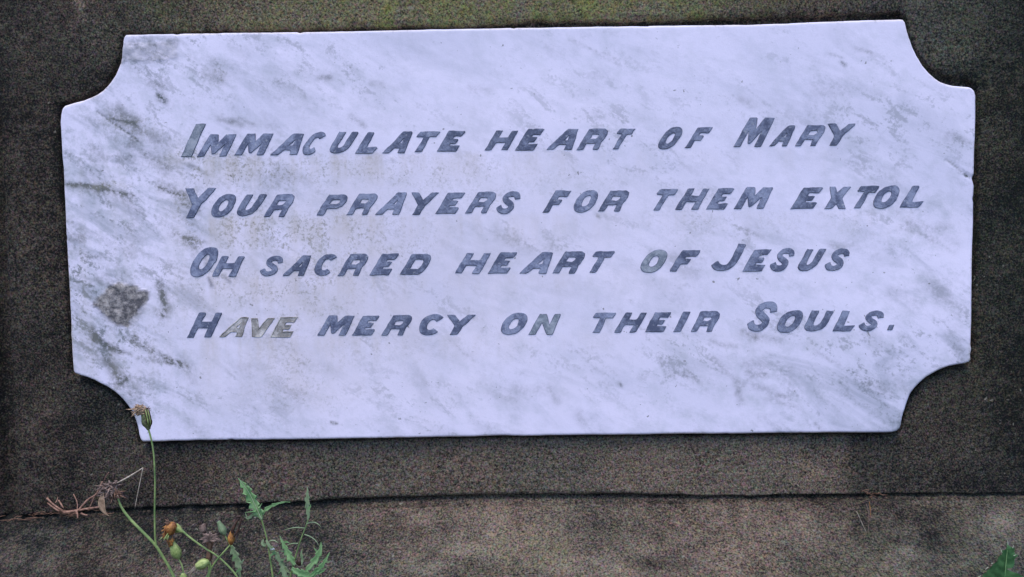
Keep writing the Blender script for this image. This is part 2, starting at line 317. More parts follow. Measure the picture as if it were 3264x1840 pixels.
# ---------------------------------------------------------------- ledge below
SLOPE = .80
def ledge_pt(x, y, lift=.0006):
    """where the sight line of photograph position x, y meets the sloping ledge"""
    lo, hi = 0.0, .12
    for _ in range(40):
        t = (lo + hi) / 2; p = px(x, y, -t)
        if p[2] < zj(p[0]) - t * SLOPE + .010 * min(t / .07, 1) ** 2 + lift: hi = t
        else: lo = t
    return px(x, y, -lo)
def build_ledge():
    st = .0008; xs = np.arange(-.42, .42, st); ys = np.concatenate([np.linspace(.012, .0, 12)[:-1], np.arange(0, -.075, -st), -.075 - np.linspace(.0008, .006, 7)])
    X = np.repeat(xs[:, None], len(ys), 1); Yg = np.repeat(ys[None, :], len(xs), 0)
    Z = zj(X) - .0004 + Yg * SLOPE + .010 * np.clip(-Yg / .07, 0, 1) ** 2
    Z += vnoise(X, Yg, 16, 101, 3) * .0016 * sstep(0, .02, -Yg) + vnoise(X, Yg * 1.3, 110, 105, 2) * .0006 + vnoise(X, Yg * 1.3, 480, 109, 2) * .00045
    Z -= .0018 * sstep(-.0030, -.0003, Yg + vnoise(X, Yg * .3, 70, 111, 2) * .0005)
    Z -= .005 * np.clip((-Yg - .071) / .01, 0, 1) ** 2
    V = np.stack([X, Yg, Z], -1).reshape(-1, 3); U, Vv = to_px(V); U = U.reshape(X.shape); Vv = Vv.reshape(X.shape); D1 = U / DP; D2 = Vv / DP
    tone = np.interp(D1, [-200,0,200,400,600,800,950,1100,1300,1500,1800,2000,2150,2300,2450,2576,2700], [.05,.07,.08,.09,.13,.19,.25,.33,.36,.33,.35,.32,.25,.21,.20,.21,.17])
    tone += .05 * sstep(1300, 1420, D2) + vnoise(X, Yg * 1.3, 38, 121, 5, .62) * .30 + vnoise(X, Yg, 9, 125, 2) * .06
    tone += bumps(U, Vv, [(1180,1385,60,20,.34),(1240,1345,24,12,.34),(1100,1425,70,14,.22),(1080,1300,60,20,.10),(1600,1380,60,30,.12),(2520,1310,30,20,.42),(2285,1385,18,12,.30),(1560,1440,120,14,.16),(2300,1400,30,12,.12),(1560,1290,50,20,.10),(1010,1350,30,30,.08),
                          (1120,1330,26,14,-.12),(1650,1420,60,20,-.16),(2230,1370,50,25,-.10),(1900,1300,40,14,.1),(2400,1380,50,30,-.06),(100,1420,90,20,.06),(1480,1420,120,22,.12),(2150,1350,60,50,-.08)])
    tone -= .10 * sstep(.004, .0005, -Yg)
    warm = np.clip(.60 + .2 * sstep(900, 1200, D1) * sstep(2200, 1900, D1) - .15 * sstep(2100, 2500, D1) + vnoise(X, Yg, 22, 131, 3) * .6, 0, 1)
    moss = np.clip(vnoise(X, Yg, 18, 141, 3) - .2, 0, 1) * .5
    nx, ny = X.shape; Fc = grid(nx, ny)[:, ::-1]
    rim = [i * ny for i in range(nx)] + [(nx - 1) * ny + j for j in range(1, ny)] + [i * ny + ny - 1 for i in range(nx - 2, -1, -1)] + [j for j in range(ny - 2, 0, -1)]
    vb = len(V); V = np.vstack([V, np.stack([V[rim][:, 0], V[rim][:, 1], np.full(len(rim), -.262)], 1)])
    n = len(rim); r = np.array(rim); q = np.arange(n); Fc = np.vstack([Fc, np.stack([r, r[(q + 1) % n], vb + (q + 1) % n, vb + q], 1)])
    o = mesh_obj('stone_ledge', V, Fc, M_stone); pad = len(V) - nx * ny
    for nme, a in (('tone', tone), ('moss', moss), ('warm', warm)): attr(o, nme, np.concatenate([np.clip(a, 0, 1).ravel(), np.full(pad, .3)]))
    tag(o, 'mottled brown stone ledge jutting out under the block, weeds in front', 'stone ledge')
build_ledge()
GZ = -.258
o = mesh_obj('ground', [(-3, -3, GZ), (3, -3, GZ), (3, 1, GZ), (-3, 1, GZ)], [(0, 1, 2, 3)], M_soil, smooth=False); tag(o, kind='structure')

# ---------------------------------------------------------------- marble plaque
def resample(P, step, jit=0, seed=0, chips=0):
    P = np.asarray(P, float); Q = np.vstack([P, P[:1]]); L = np.r_[0, np.cumsum(np.hypot(*np.diff(Q, axis=0).T))]
    n = max(3, int(L[-1] / step)); t = np.linspace(0, L[-1], n, endpoint=False)
    R = np.stack([np.interp(t, L, Q[:, 0]), np.interp(t, L, Q[:, 1])], 1)
    if jit:
        d = np.roll(R, -1, 0) - np.roll(R, 1, 0); d /= np.hypot(*d.T)[:, None] + 1e-12
        nn = vnoise(t / (step * 2.2), t * 0, 1, seed) * .6 + vnoise(t / (step * 7), t * 0, 1, seed + 3) * .9
        if chips: nn = nn + chips * np.clip(vnoise(t / (step * 4), t * 0 + .5, 1, seed + 8) - .62, 0, 1)
        R += np.stack([d[:, 1], -d[:, 0]], 1) * (nn * jit)[:, None]
    return R
def swell(x, z): return vnoise(x, z, 9, 451, 2) * .0004
def build_plaque():
    o2 = resample(wpoly(PLAQUE, -PROUD), .0012, .00010, 301, 22)          # clockwise seen from the front
    n = len(o2)
    d = np.roll(o2, -1, 0) - np.roll(o2, 1, 0); d /= np.hypot(*d.T)[:, None]; inn = np.stack([d[:, 1], -d[:, 0]], 1)
    if sdf((o2 + inn * .001)[:, 0], (o2 + inn * .001)[:, 1], o2).mean() > 0: inn = -inn
    pts = [o2]
    for off in (.0003, .0007, .0012, .0018):
        q = o2 + inn * off; s = sdf(q[:, 0], q[:, 1], o2); pts.append(q[s < -off * .93])
    st = .0013; gx, gz = np.meshgrid(np.arange(-.305, .305, st), np.arange(-.145, .145, st), indexing='ij')
    gx = gx + (rng.random(gx.shape) - .5) * st * .3; gz = gz + (rng.random(gz.shape) - .5) * st * .3
    g = np.stack([gx.ravel(), gz.ravel()], 1); s = sdf(g[:, 0], g[:, 1], o2); pts.append(g[s < -.0024])
    A = np.vstack(pts)
    r = delaunay_2d_cdt([Vector(p) for p in A.tolist()], [(i, (i + 1) % n) for i in range(n)], [], 1, 1e-7)
    V2 = np.array([tuple(v) for v in r[0]]); T = np.array(r[2], dtype=int)
    orig = r[3]
    s = -sdf(V2[:, 0], V2[:, 1], o2); s = np.maximum(s, 0); R = .0016
    prof = np.where(s < R, R - np.sqrt(np.maximum(R * R - (R - np.minimum(s, R)) ** 2, 0)), 0)
    U, Vv = to_px(np.stack([V2[:, 0], np.full(len(V2), -PROUD), V2[:, 1]], 1)); D1, D2 = U / DP, Vv / DP
    X, Z = V2[:, 0], V2[:, 1]
    # --- marks, in a warped frame so nothing has a drawn edge
    WX = D1 + vnoise(X, Z, 60, 401, 3) * 13; WY = D2 + vnoise(X, Z, 60, 411, 3) * 11
    def seg(L, wx=WX, wy=WY):
        out = np.zeros(len(X))
        for (x1, y1, x2, y2, wd, a) in L:
            ex, ey = x2 - x1, y2 - y1; LL = ex * ex + ey * ey + 1e-9; t = np.clip(((wx - x1) * ex + (wy - y1) * ey) / LL, 0, 1)
            dist = np.hypot(wx - x1 - t * ex, wy - y1 - t * ey); out += a * np.exp(-(dist / wd) ** 2)
        return out
    stain = seg([(405,240,415,250,13,.8),(380,205,400,215,12,.5),(290,285,330,300,20,.7),(345,320,395,345,14,.5),(330,360,420,430,16,.45),(230,375,260,400,14,.3),(300,395,330,405,16,.3),
        (210,440,260,470,12,.35),(165,460,250,472,6,.8),(250,475,345,500,9,.5),(400,470,460,495,8,.7),(450,500,480,530,14,.6),(300,500,340,530,18,.35),(330,560,345,600,16,.35),(180,592,215,600,8,.6),(440,590,500,615,14,.6),
        (480,600,500,620,14,.4),(180,560,330,640,14,.30),(190,640,300,690,22,.28),(245,700,300,720,12,.4),(400,715,415,775,12,.75),(390,780,410,800,8,.6),(480,745,500,755,20,.2),(232,820,240,850,8,.7),(240,850,300,880,9,.7),(330,850,460,930,9,.8),
        (350,900,420,915,6,.55),(270,890,300,950,26,.42),(300,960,330,990,18,.3),(340,970,360,990,18,.25),(310,950,320,955,6,.7),(460,905,480,960,20,.3),(520,190,560,200,16,.45),(540,165,555,175,12,.3),(590,120,620,135,14,.2),
        (800,190,825,196,7,.6),(930,210,960,218,8,.3),(700,430,720,440,18,.2),(560,300,580,305,10,.5),(590,305,610,315,10,.45),(885,300,910,318,9,.45),(930,390,950,395,14,.2),
        (1290,600,1400,620,18,.25),(1250,585,1300,600,16,.22),(1470,290,1500,295,14,.16),(1180,220,1230,230,12,.16),(1440,100,1560,160,5,.25),(1500,180,1530,185,10,.15),(1650,640,1750,690,20,.26),(1700,640,1760,650,18,.2),
        (2110,158,2120,166,6,.7),(2160,120,2190,128,7,.35),(2050,230,2120,235,16,.18),(1860,245,1890,260,10,.3),(2280,560,2380,575,12,.35),(2330,590,2400,620,16,.22),(2390,340,2440,360,8,.45),(2380,400,2442,447,2.5,.55),(2430,440,2450,448,2,.9),
        (2250,740,2300,760,20,.24),(2330,700,2420,800,22,.22),(2390,850,2420,900,20,.20),(1880,910,1920,920,12,.3),(1800,910,1850,950,12,.3),(1850,960,1870,1020,9,.35),(1880,930,1930,945,8,.4),(1990,930,2010,1000,14,.22),(1900,965,1990,1000,10,.3),
        (1690,940,1730,945,10,.4),(1740,950,1760,965,8,.4),(1950,1010,2010,1030,8,.3),(2060,1060,2070,1075,8,.45),(2180,960,2230,980,14,.25),(2250,950,2330,1030,12,.2),(1380,980,1400,1010,10,.3),(1300,985,1360,990,14,.25),(1450,1040,1470,1060,12,.25),
        (1230,1000,1300,1010,12,.2),(840,1064,852,1067,3.5,1.0),(1565,962,1570,970,3,.9),(700,960,760,1000,16,.28),(760,920,830,935,14,.2),(600,920,650,930,16,.18),(470,1060,490,1080,14,.25),(1500,760,1540,830,8,.2),(1560,790,1580,800,8,.2),
        (1870,830,1900,850,8,.5),(1900,845,1960,860,10,.3),(2200,520,2260,530,10,.2),(1500,545,1506,550,4,.7),(1880,590,1886,600,4,.6),(2090,620,2120,625,8,.3)])
    W1 = D1 + vnoise(X, Z, 130, 403, 3) * 6; W3 = D2 + vnoise(X, Z, 130, 413, 3) * 6
    stain += seg([(245,282,345,352,2.2,.9),(440,105,330,110,12,.5)], D1, D2) + .70 * seg([(160,460,255,472,5,1.3),(255,472,335,494,3.5,.9),(398,470,470,495,3.5,.9),(280,300,340,312,5,.8),(395,238,418,252,5,1.0),(330,352,352,362,5,.6),
        (430,395,525,440,4.5,.8),(450,505,500,530,6,1.1),(165,600,215,606,4.5,1.0),(445,592,520,612,5,.9),(235,835,262,868,5,1.1),(262,868,330,890,5,1.1),(335,858,470,928,5,1.2),(410,735,412,790,8,.9),(375,905,455,915,3.5,.9),(268,905,300,960,10,.8),
        (400,455,440,470,5,.7),(330,620,470,690,4,.5),(200,690,330,745,5,.5),(1852,995,1880,952,5,.40),(1885,948,1925,940,6,.35),(1925,1010,1985,990,7,.25),(1790,860,1850,875,5,.6),(2050,885,2110,915,5,.6),(1660,905,1675,955,5,.5),
        (1880,575,1920,600,4,.4),(2260,575,2330,590,4,.5),(2330,595,2400,640,4,.4),(1480,120,1590,165,2.5,.45),(1420,860,1520,940,3,.35),(1130,855,1190,905,4,.4),(600,300,640,315,5,.6),(690,205,760,225,4,.5),(2080,135,2120,145,4,.5)], W1, W3)
    grey = .16 + .62 * sstep(620, 260, D1) * sstep(180, 420, D2) + .25 * sstep(1200, 300, D1) + .34 * sstep(1500, 1950, D1) * sstep(760, 920, D2) + .30 * sstep(2050, 2350, D1) * sstep(330, 520, D2) + .28 * np.exp(-((D1 - 1420) / 260) ** 2 - ((D2 - 630) / 90) ** 2)
    grey += vnoise(X, Z, 14, 421, 2) * .22
    olive = np.zeros(len(X)) + .03
    for (x, y, rx, ry, a) in [(555,190,26,22,.8),(305,300,50,24,.8),(360,330,60,30,.5),(500,410,90,30,1.0),(560,430,100,40,.8),(700,440,160,36,.6),(850,420,120,30,.5),(1000,440,120,40,.4),(1150,430,160,34,.45),(600,560,60,20,1.2),
        (560,600,70,30,1.1),(480,600,40,24,.9),(700,580,150,50,.8),(820,600,150,60,.9),(980,600,150,60,.5),(530,720,60,50,.9),(650,740,120,60,.7),(800,730,110,60,.6),(780,770,60,50,.7),(760,900,90,80,.6),(900,680,90,40,.4),
        (440,390,40,40,.7),(470,520,30,40,.8),(450,560,30,50,.5),(240,465,90,7,1.6),(200,480,60,10,.5),(1230,500,120,30,.4),(1450,460,120,40,.35),(1750,560,100,60,.3),(760,1000,110,60,.4),(1080,870,160,50,.25),(1900,560,200,40,.22),(350,800,90,70,.3),(300,930,90,50,.35),(2250,560,160,80,.2)]:
        olive += a * np.exp(-((WX - x) / rx) ** 2 - ((WY - y) / ry) ** 2)
    eg = np.clip(.55 + vnoise(X, Z, 45, 471, 3) * 1.4, 0, 1); olive += .12 * sstep(1300, 600, D1) + .10 * sstep(.004, .0, s) + 1.0 * eg * sstep(.0022, .0004, s)
    drip = np.zeros(len(X))
    for (y0, a, x0, x1) in ((392, .9, 480, 2150), (548, .8, 470, 2330), (695, .6, 470, 2140), (850, .5, 470, 2250)):
        yb = y0 - (D1 - 480) * .011; drip += a * sstep(yb - 8, yb + 8, D2) * sstep(yb + 95, yb + 15, D2) * sstep(x0, x0 + 60, D1) * sstep(x1, x1 - 80, D1)
    drip *= .25 + .75 * sstep(1750, 700, D1)
    drip += .35 * sstep(1100, 700, D1) * sstep(300, 480, D2) * sstep(1080, 900, D2)
    warmth = .26 * np.exp(-((D1 - 1150) / 700) ** 2 - ((D2 - 680) / 380) ** 2) + .22 * np.exp(-((D1 - 760) / 330) ** 2 - ((D2 - 840) / 260) ** 2)
    warmth = warmth + .75 * eg * sstep(.0016, .0, s)
    # --- scarred patches: cement splash low left, abraded top corner
    wx = D1 + vnoise(X, Z, 90, 431, 3) * 12; wy = D2 + vnoise(X, Z, 90, 441, 3) * 10
    wx2 = D1 + vnoise(X, Z, 90, 431, 3) * 9 + vnoise(X, Z, 260, 435, 3) * 7; wy2 = D2 + vnoise(X, Z, 90, 441, 3) * 9 + vnoise(X, Z, 260, 445, 3) * 7
    patch = sstep(4.5, -4.0, sdf(wx2, wy2, [(236,766),(243,748),(258,735),(272,722),(298,716),(325,722),(352,728),(376,738),(374,754),(358,770),(346,784),(338,796),(328,806),(326,817),(310,824),(296,820),(278,806),(262,793),(246,780)]))
    patch = np.maximum(patch, .5 * sstep(1.12, .80, np.hypot((wx - 303) / 62, (wy - 768) / 50)))
    pb = np.maximum(np.abs(wx - 365) / 78, np.abs(wy - 130) / 22); corner = sstep(1.15, .85, pb)
    rough = np.clip(patch * .95 + corner * .30 + .6 * seg([(525,700,530,712,6,1),(560,690,580,705,6,.8),(513,640,520,672,8,.9),(488,640,492,650,6,.5),(985,400,990,404,5,.5)]), 0, 1)
    hgt = swell(X, Z) + vnoise(X, Z, 300, 455, 2) * .00005
    hgt += patch * (-.0003 + vnoise(X, Z, 220, 461, 3) * .0010) + corner * vnoise(X, Z, 200, 465, 3) * .0007
    hgt -= .0005 * np.clip(seg([(245,282,345,352,2,1),(2380,400,2442,447,3,.7),(2430,440,2460,450,4,1.5)], D1, D2), 0, 1)
    V = np.stack([V2[:, 0], -PROUD + prof - hgt, V2[:, 1]], 1)
    V[:, 1] = np.where(s < 1e-7, -PROUD + R, V[:, 1])
    bi = [None] * n
    for i, lst in enumerate(orig):
        for k in lst:
            if k < n: bi[k] = i
    bi = np.array(bi)
    vb = len(V); V = np.vstack([V, np.stack([V[bi][:, 0], np.full(n, .0078), V[bi][:, 2]], 1)])
    q = np.arange(n); a, b = bi, bi[(q + 1) % n]; c, e = vb + (q + 1) % n, vb + q
    # make front triangles face the camera (-y)
    t0 = T[0]; nrm = np.cross(V[T[:, 1]] - V[T[:, 0]], V[T[:, 2]] - V[T[:, 0]])[:, 1]; T = np.where((nrm > 0)[:, None], T[:, ::-1], T)
    sides = np.vstack([np.stack([a, b, c], 1), np.stack([a, c, e], 1)])
    mid = (V[sides[:, 0]] + V[sides[:, 1]] + V[sides[:, 2]]) / 3
    nn = np.cross(V[sides[:, 1]] - V[sides[:, 0]], V[sides[:, 2]] - V[sides[:, 0]])
    inn2 = np.vstack([inn, inn]); flip = (nn[:, 0] * inn2[:, 0] + nn[:, 2] * inn2[:, 1]) > 0
    sides = np.where(flip[:, None], sides[:, ::-1], sides)
    root = empty('marble_plaque', (0, .0078, px(1632, 1390)[2]), 'white marble plaque with concave corners and four lines of slanting grey lead lettering', 'plaque')
    o = mesh_obj('marble_slab', V, np.vstack([T, sides]), M_marble, root)
    for nm, a in (('stain', stain), ('grey', grey), ('olive', olive), ('rough', rough), ('drip', drip), ('warmth', warmth)):
        attr(o, nm, np.concatenate([np.clip(a, 0, 1.5), np.zeros(n)]))
    return root, (V2, hgt)
plaque, (PV, PH) = build_plaque()

# ---------------------------------------------------------------- lettering
def ell(cx, cy, a, b, n=2.3, k=26, a0=0, a1=360):
    out = []
    for i in range(k):
        t = math.radians(a0 + (a1 - a0) * i / (k if a1 - a0 == 360 else k - 1)); c, s = math.cos(t), math.sin(t)
        out.append((cx + a * math.copysign(abs(c) ** (2 / n), c), cy + b * math.copysign(abs(s) ** (2 / n), s)))
    return out
def sweep(P, wx, wy):
    P = np.array(P, float); 
    for _ in range(2):
        Q = [P[0]]
        for a, b in zip(P[:-1], P[1:]): Q += [a * .75 + b * .25, a * .25 + b * .75]
        P = np.array(Q + [P[-1]])
    Ls, Rs = [], []
    for i in range(len(P)):
        d = P[min(i + 1, len(P) - 1)] - P[max(i - 1, 0)]; d = d / np.hypot(*d); nrm = np.array([-d[1] * wx, d[0] * wy]) / 2
        Ls.append(tuple(P[i] + nrm)); Rs.append(tuple(P[i] - nrm))
    return Ls + Rs[::-1]
G = {
 'I': [[(0,0),(.3,0),(.28,1),(0,1)]],
 'H': [[(0,0),(.3,0),(.31,.38),(.85,.38),(.84,0),(1.15,0),(1.12,1),(.82,1),(.82,.64),(.31,.64),(.31,1),(0,1)]],
 'E': [[(0,0),(.9,0),(.92,.28),(.42,.26),(.4,.4),(.66,.4),(.68,.6),(.38,.6),(.38,.75),(.76,.75),(.8,1),(0,1)]],
 'L': [[(0,0),(.85,0),(.92,.27),(.38,.25),(.31,1),(0,1)]],
 'F': [[(0,0),(.3,0),(.29,.35),(.62,.35),(.66,.58),(.33,.58),(.34,.74),(.82,.74),(.87,1),(0,1)]],
 'T': [[(0,0),(.3,0),(.28,.73),(.61,.73),(.65,1),(-.33,1),(-.37,.76),(.02,.74)]],
 'M': [[(0,0),(.3,0),(.28,.6),(.6,.10),(.7,.10),(.96,.6),(1.02,0),(1.32,0),(1.2,1),(.76,1),(.6,.58),(.36,1),(0,1)]],
 'N': [[(0,0),(.3,0),(.3,.60),(.84,0),(1.1,0),(.98,1),(.70,1),(.75,.42),(.3,1),(0,1)]],
 'A': [[(0,0),(.28,0),(.42,.24),(.76,.24),(.8,0),(1.12,0),(.87,1),(.44,1)], [(.53,.44),(.72,.44),(.66,.72)]],
 'V': [[(0,0),(.42,0),(.63,1),(.3,1),(.13,.42),(-.18,1),(-.48,1)]],
 'X': [[(0,0),(.33,0),(.40,.22),(.66,0),(.96,0),(.5,.5),(.6,1),(.29,1),(.13,.72),(-.12,1),(-.37,1),(.0,.5)]],
 'Y': [[(0,0),(.3,0),(.32,.42),(.60,1),(.29,1),(.08,.64),(-.34,1),(-.67,1),(-.03,.44)]],
 'R': [[(0,0),(.29,0),(.29,.31),(.78,.31),(.83,0),(1.1,0),(1.04,.38),(1.09,.52),(1.11,.72),(1.03,.91),(.84,1),(0,1)], [(.30,.52),(.66,.50),(.76,.60),(.75,.70),(.66,.75),(.31,.75)]],
 'P': [[(0,0),(.3,0),(.3,.34),(.75,.34),(.98,.45),(1.07,.68),(.97,.91),(.78,1),(0,1)], [(.30,.53),(.68,.53),(.78,.62),(.76,.72),(.66,.76),(.31,.76)]],
 'D': [[(0,0),(.98,0),(1.10,.12),(1.17,.42),(1.12,.78),(1.0,.94),(.76,1),(0,1)], [(.31,.24),(.80,.24),(.88,.42),(.86,.62),(.76,.74),(.31,.74)]],
 'U': [[(0,1),(0,.3),(.05,.13),(.18,.03),(.4,-.02),(.62,.0),(.82,.1),(.93,.3),(.97,1),(.66,1),(.65,.38),(.58,.27),(.46,.23),(.36,.26),(.31,.36),(.31,1)]],
 'O': [ell(.5,.5,.52,.53), ell(.5,.5,.20,.27)],
 'C': [ell(.5,.5,.52,.53,2.2,24,42,318) + ell(.5,.5,.20,.28,2.2,18,318,42)],
 'S': [sweep([(.93,.66),(.90,.80),(.76,.89),(.52,.90),(.31,.83),(.24,.69),(.36,.57),(.56,.47),(.72,.37),(.74,.22),(.60,.11),(.36,.08),(.14,.14),(.03,.30)], .27, .22)],
 'J': [sweep([(.80,1),(.78,.6),(.76,.34),(.66,.16),(.46,.10),(.22,.13),(.04,.29)], .28, .22)],
 '.': [[(0,0),(.72,0),(.72,1),(0,1)]],
}
LINES = [
 [('I',579.4,653.6,395.9,498.2,.45),('M',629.9,753.1,428.9,497.8),('M',749.2,870.6,427,493.9),('A',864.7,968.6,427,493),('C',965.7,1037.5,422,493),('U',1050.7,1142.9,422,489.7),('L',1134,1202,422,488),
  ('A',1220.5,1313.7,420.6,487),('T',1324,1403,419.8,483),('E',1394,1483.5,419,482),('H',1547,1651,417,477.5),('E',1644,1733.5,412,478),('A',1743,1842,412.4,476.5),('R',1841,1936,412.4,476.5),('T',1955,2024.5,411,474),
  ('O',2098.4,2173.7,405.7,476.3),('F',2185,2270,407,470),('M',2339,2468,376.4,467.4,.56),('A',2453,2533.7,401,465.5),('R',2535.9,2630,399.7,464.7),('Y',2641,2726,396,463.3)],
 [('Y',591,686.6,600.8,694.3,.5),('O',673.5,751.2,619.8,692,.5),('U',755,850,620.6,688),('R',843.4,938.5,620.6,690),('P',1010.3,1107,621,686),('R',1106,1202,618,684),('A',1199,1296,615.3,683),('Y',1312.7,1398,614.7,682.7),
  ('E',1390,1482,615,680),('R',1485.5,1581,612.8,678.4),('S',1581.7,1658,611,680.3,.3),('F',1731.6,1821,608.5,676.5),('O',1830.6,1906,606.6,676,.5),('R',1908,2003.7,608.5,672.6),('T',2085,2161,603.7,668.7),('H',2154.5,2261,601.7,666.8),
  ('E',2251.6,2339,601.7,666.8),('M',2340.5,2464,597.9,664.8),('E',2521.7,2622.7,598.4,664.8),('X',2629.5,2711,596.5,664.8),('T',2722.6,2803,594,662.9),('O',2784.7,2866,592,663.8,.5),('L',2869,2942,594,660.5)],
 [('O',606.6,694.9,788,882.3,.5),('H',677.4,779.3,817.8,880.3,.5),('S',829.4,901.6,816.7,879.4,.3),('A',902.6,991.9,814.7,878.8),('C',1004.5,1073,809.5,877.5,.4),('R',1078.8,1173.9,810.9,877.4),('E',1180,1271,810,876),('D',1275.8,1373.5,810,874.5),
  ('H',1451.5,1562.7,807.6,870.6),('E',1556.9,1647.7,805.6,871),('A',1656.8,1761.7,805.6,871),('R',1761.7,1863.6,802.7,870.6),('T',1880.6,1959.6,801.7,867.7),('O',2043.8,2126,797.9,868.6,.5),('F',2135,2231.9,799,865),
  ('J',2267,2377,778.6,863,.45),('E',2368.8,2458,795.9,863.5,.55),('S',2456,2531.5,791.7,863.5,.3),('U',2544.9,2631.5,795,863,.55),('S',2629.9,2707,793,863,.3)],
 [('H',597,707.9,997.9,1075.5,.5),('A',701.7,791,1012.4,1073),('V',801.7,874.5,1015,1073,.5),('E',862.8,949,1010.9,1074.5,.5),('M',1013.5,1130,1006.7,1067.6),('E',1124,1210,1006.7,1067.6,.55),('R',1217.4,1312.6,1006,1068),('C',1336.5,1413,1001.7,1068.7,.35),
  ('Y',1426.5,1514.8,1004.6,1065.4),('O',1597,1680,998.4,1065.8,.5),('N',1686.5,1787.5,1001.7,1065.8,.55),('T',1890.3,1964,997.5,1059,.5),('H',1960,2060.9,997.5,1059),('E',2057.9,2138.6,996.5,1057.5,.5),('I',2148,2199,995,1056.7,.5),('R',2203.6,2293.7,993.5,1057,.5),
  ('S',2382.6,2475.5,962,1056,.3),('O',2477.5,2558,989.5,1059,.5),('U',2565,2657.8,991.5,1055.5,.5),('L',2655.8,2723.4,992.5,1054.7,.5),('S',2738,2814.7,991,1054,.3),('.',2828.4,2849.6,1036,1052,.4)]]
def place(ch, x0, x1, yt, yb, slant):
    h = yb - yt; loops = G[ch]; A = 1.0; off = 0.0
    ys = [v for v in loops[0]]; lo, hi = 0.2, 3.0
    def ext(W): xs = [u * W + v * slant for u, v in loops[0]]; return min(xs), max(xs)
    for _ in range(40):
        W = (lo + hi) / 2; a, b = ext(W)
        if (b - a) * h > (x1 - x0): hi = W
        else: lo = W
    a, b = ext(W); v0 = min(v for u, v in loops[0]); v1 = max(v for u, v in loops[0])
    return [[(x0 + (u * W + v * slant - a) * h, yb - (v - v0) / (v1 - v0) * h) for u, v in L] for L in loops]
def inset(R, off):
    d1 = R - np.roll(R, 1, 0); d2 = np.roll(R, -1, 0) - R
    d1 /= np.hypot(*d1.T)[:, None] + 1e-12; d2 /= np.hypot(*d2.T)[:, None] + 1e-12
    n1 = np.stack([d1[:, 1], -d1[:, 0]], 1); n2 = np.stack([d2[:, 1], -d2[:, 0]], 1); m = n1 + n2; m /= np.hypot(*m.T)[:, None] + 1e-9
    k = np.clip((m * n1).sum(1), .55, 1)[:, None]; return R + m / k * off
def build_letter(ch, loops, idx, kind):
    V = []; Fc = []; mi = []; tops = []; base = 0
    rimw, top, dome = (.00034, PROUD + .00042, .0) if kind != 'bare' else (.00046, PROUD + .00034, .0)
    tz = []
    for li, L in enumerate(loops):
        W2 = np.array([px(x, y, -PROUD)[[0, 2]] for x, y in L])
        area = .5 * np.sum(W2[:, 0] * np.roll(W2[:, 1], -1) - np.roll(W2[:, 0], -1) * W2[:, 1])
        if (area > 0) != (li == 0): W2 = W2[::-1]
        R = resample(W2, .0010 if li == 0 else .0009, .00015 if ch in 'MNXVK' else .00026, idx * 7 + li)
        R = inset(R, .00026); I = inset(R, -rimw)                       # outer loop counter-clockwise: inward is to the left
        n = len(R); b0 = len(V)
        V += [(x, .0005 - PROUD, z) for x, z in R] + [(x, -PROUD - .00022, z) for x, z in R] + [(x, -top, z) for x, z in I]
        for k in range(n):
            j = (k + 1) % n
            Fc.append((b0 + k, b0 + j, b0 + n + j, b0 + n + k)); mi.append(1)
            Fc.append((b0 + n + k, b0 + n + j, b0 + 2 * n + j, b0 + 2 * n + k)); mi.append(1)
        tops.append((I, b0 + 2 * n, n))
    if kind == 'bare':                            # lead gone: sunken bed inside a low rim
        nt = []
        for (I, s0, n) in tops:
            J = inset(I, -.00025); b0 = len(V); V += [(x, -PROUD - .00008, z) for x, z in J]
            for k in range(n):
                j = (k + 1) % n; Fc.append((s0 + k, s0 + j, b0 + j, b0 + k)); mi.append(1)
            nt.append((J, b0, n))
        tops = nt
    ids = [s0 + k for (I, s0, n) in tops for k in range(n)]
    tri = tessellate_polygon([[Vector((x, z, 0)) for x, z in I] for (I, s0, n) in tops])
    for t in tri:
        f = [ids[q] for q in t]; a, b, c = (Vector(V[q]) for q in f)
        if (b - a).cross(c - a).y > 0: f.reverse()
        Fc.append(tuple(f)); mi.append(0)
    V = np.array(V, float); V[:, 1] -= swell(V[:, 0], V[:, 2])
    mats = {'lead': [M_lead, M_leadrim], 'bare': [M_bare, M_barerim], 'worn': [M_fade, M_leadrim]}[kind]
    return mesh_obj('letter', V, Fc, mats, plaque, smooth=False, mat_idx=mi)
k = 0
for li, L in enumerate(LINES):
    for e, it in enumerate(L):
        ch, x0, x1, yt, yb = it[:5]; sl = it[5] if len(it) > 5 else .6
        kind = 'lead'
        if li == 3 and e in (1, 2, 3): kind = 'bare'
        if (li, e) in ((0, 0), (2, 13), (3, 10)): kind = 'worn'
        o = build_letter(ch, place(ch, x0, x1, yt, yb, sl), k + 1, kind); k += 1
        if kind == 'bare': tag(o, 'letter that has lost its grey lead filling, beige bed showing')
        if kind == 'worn': tag(o, 'letter worn pale with a dark outline')

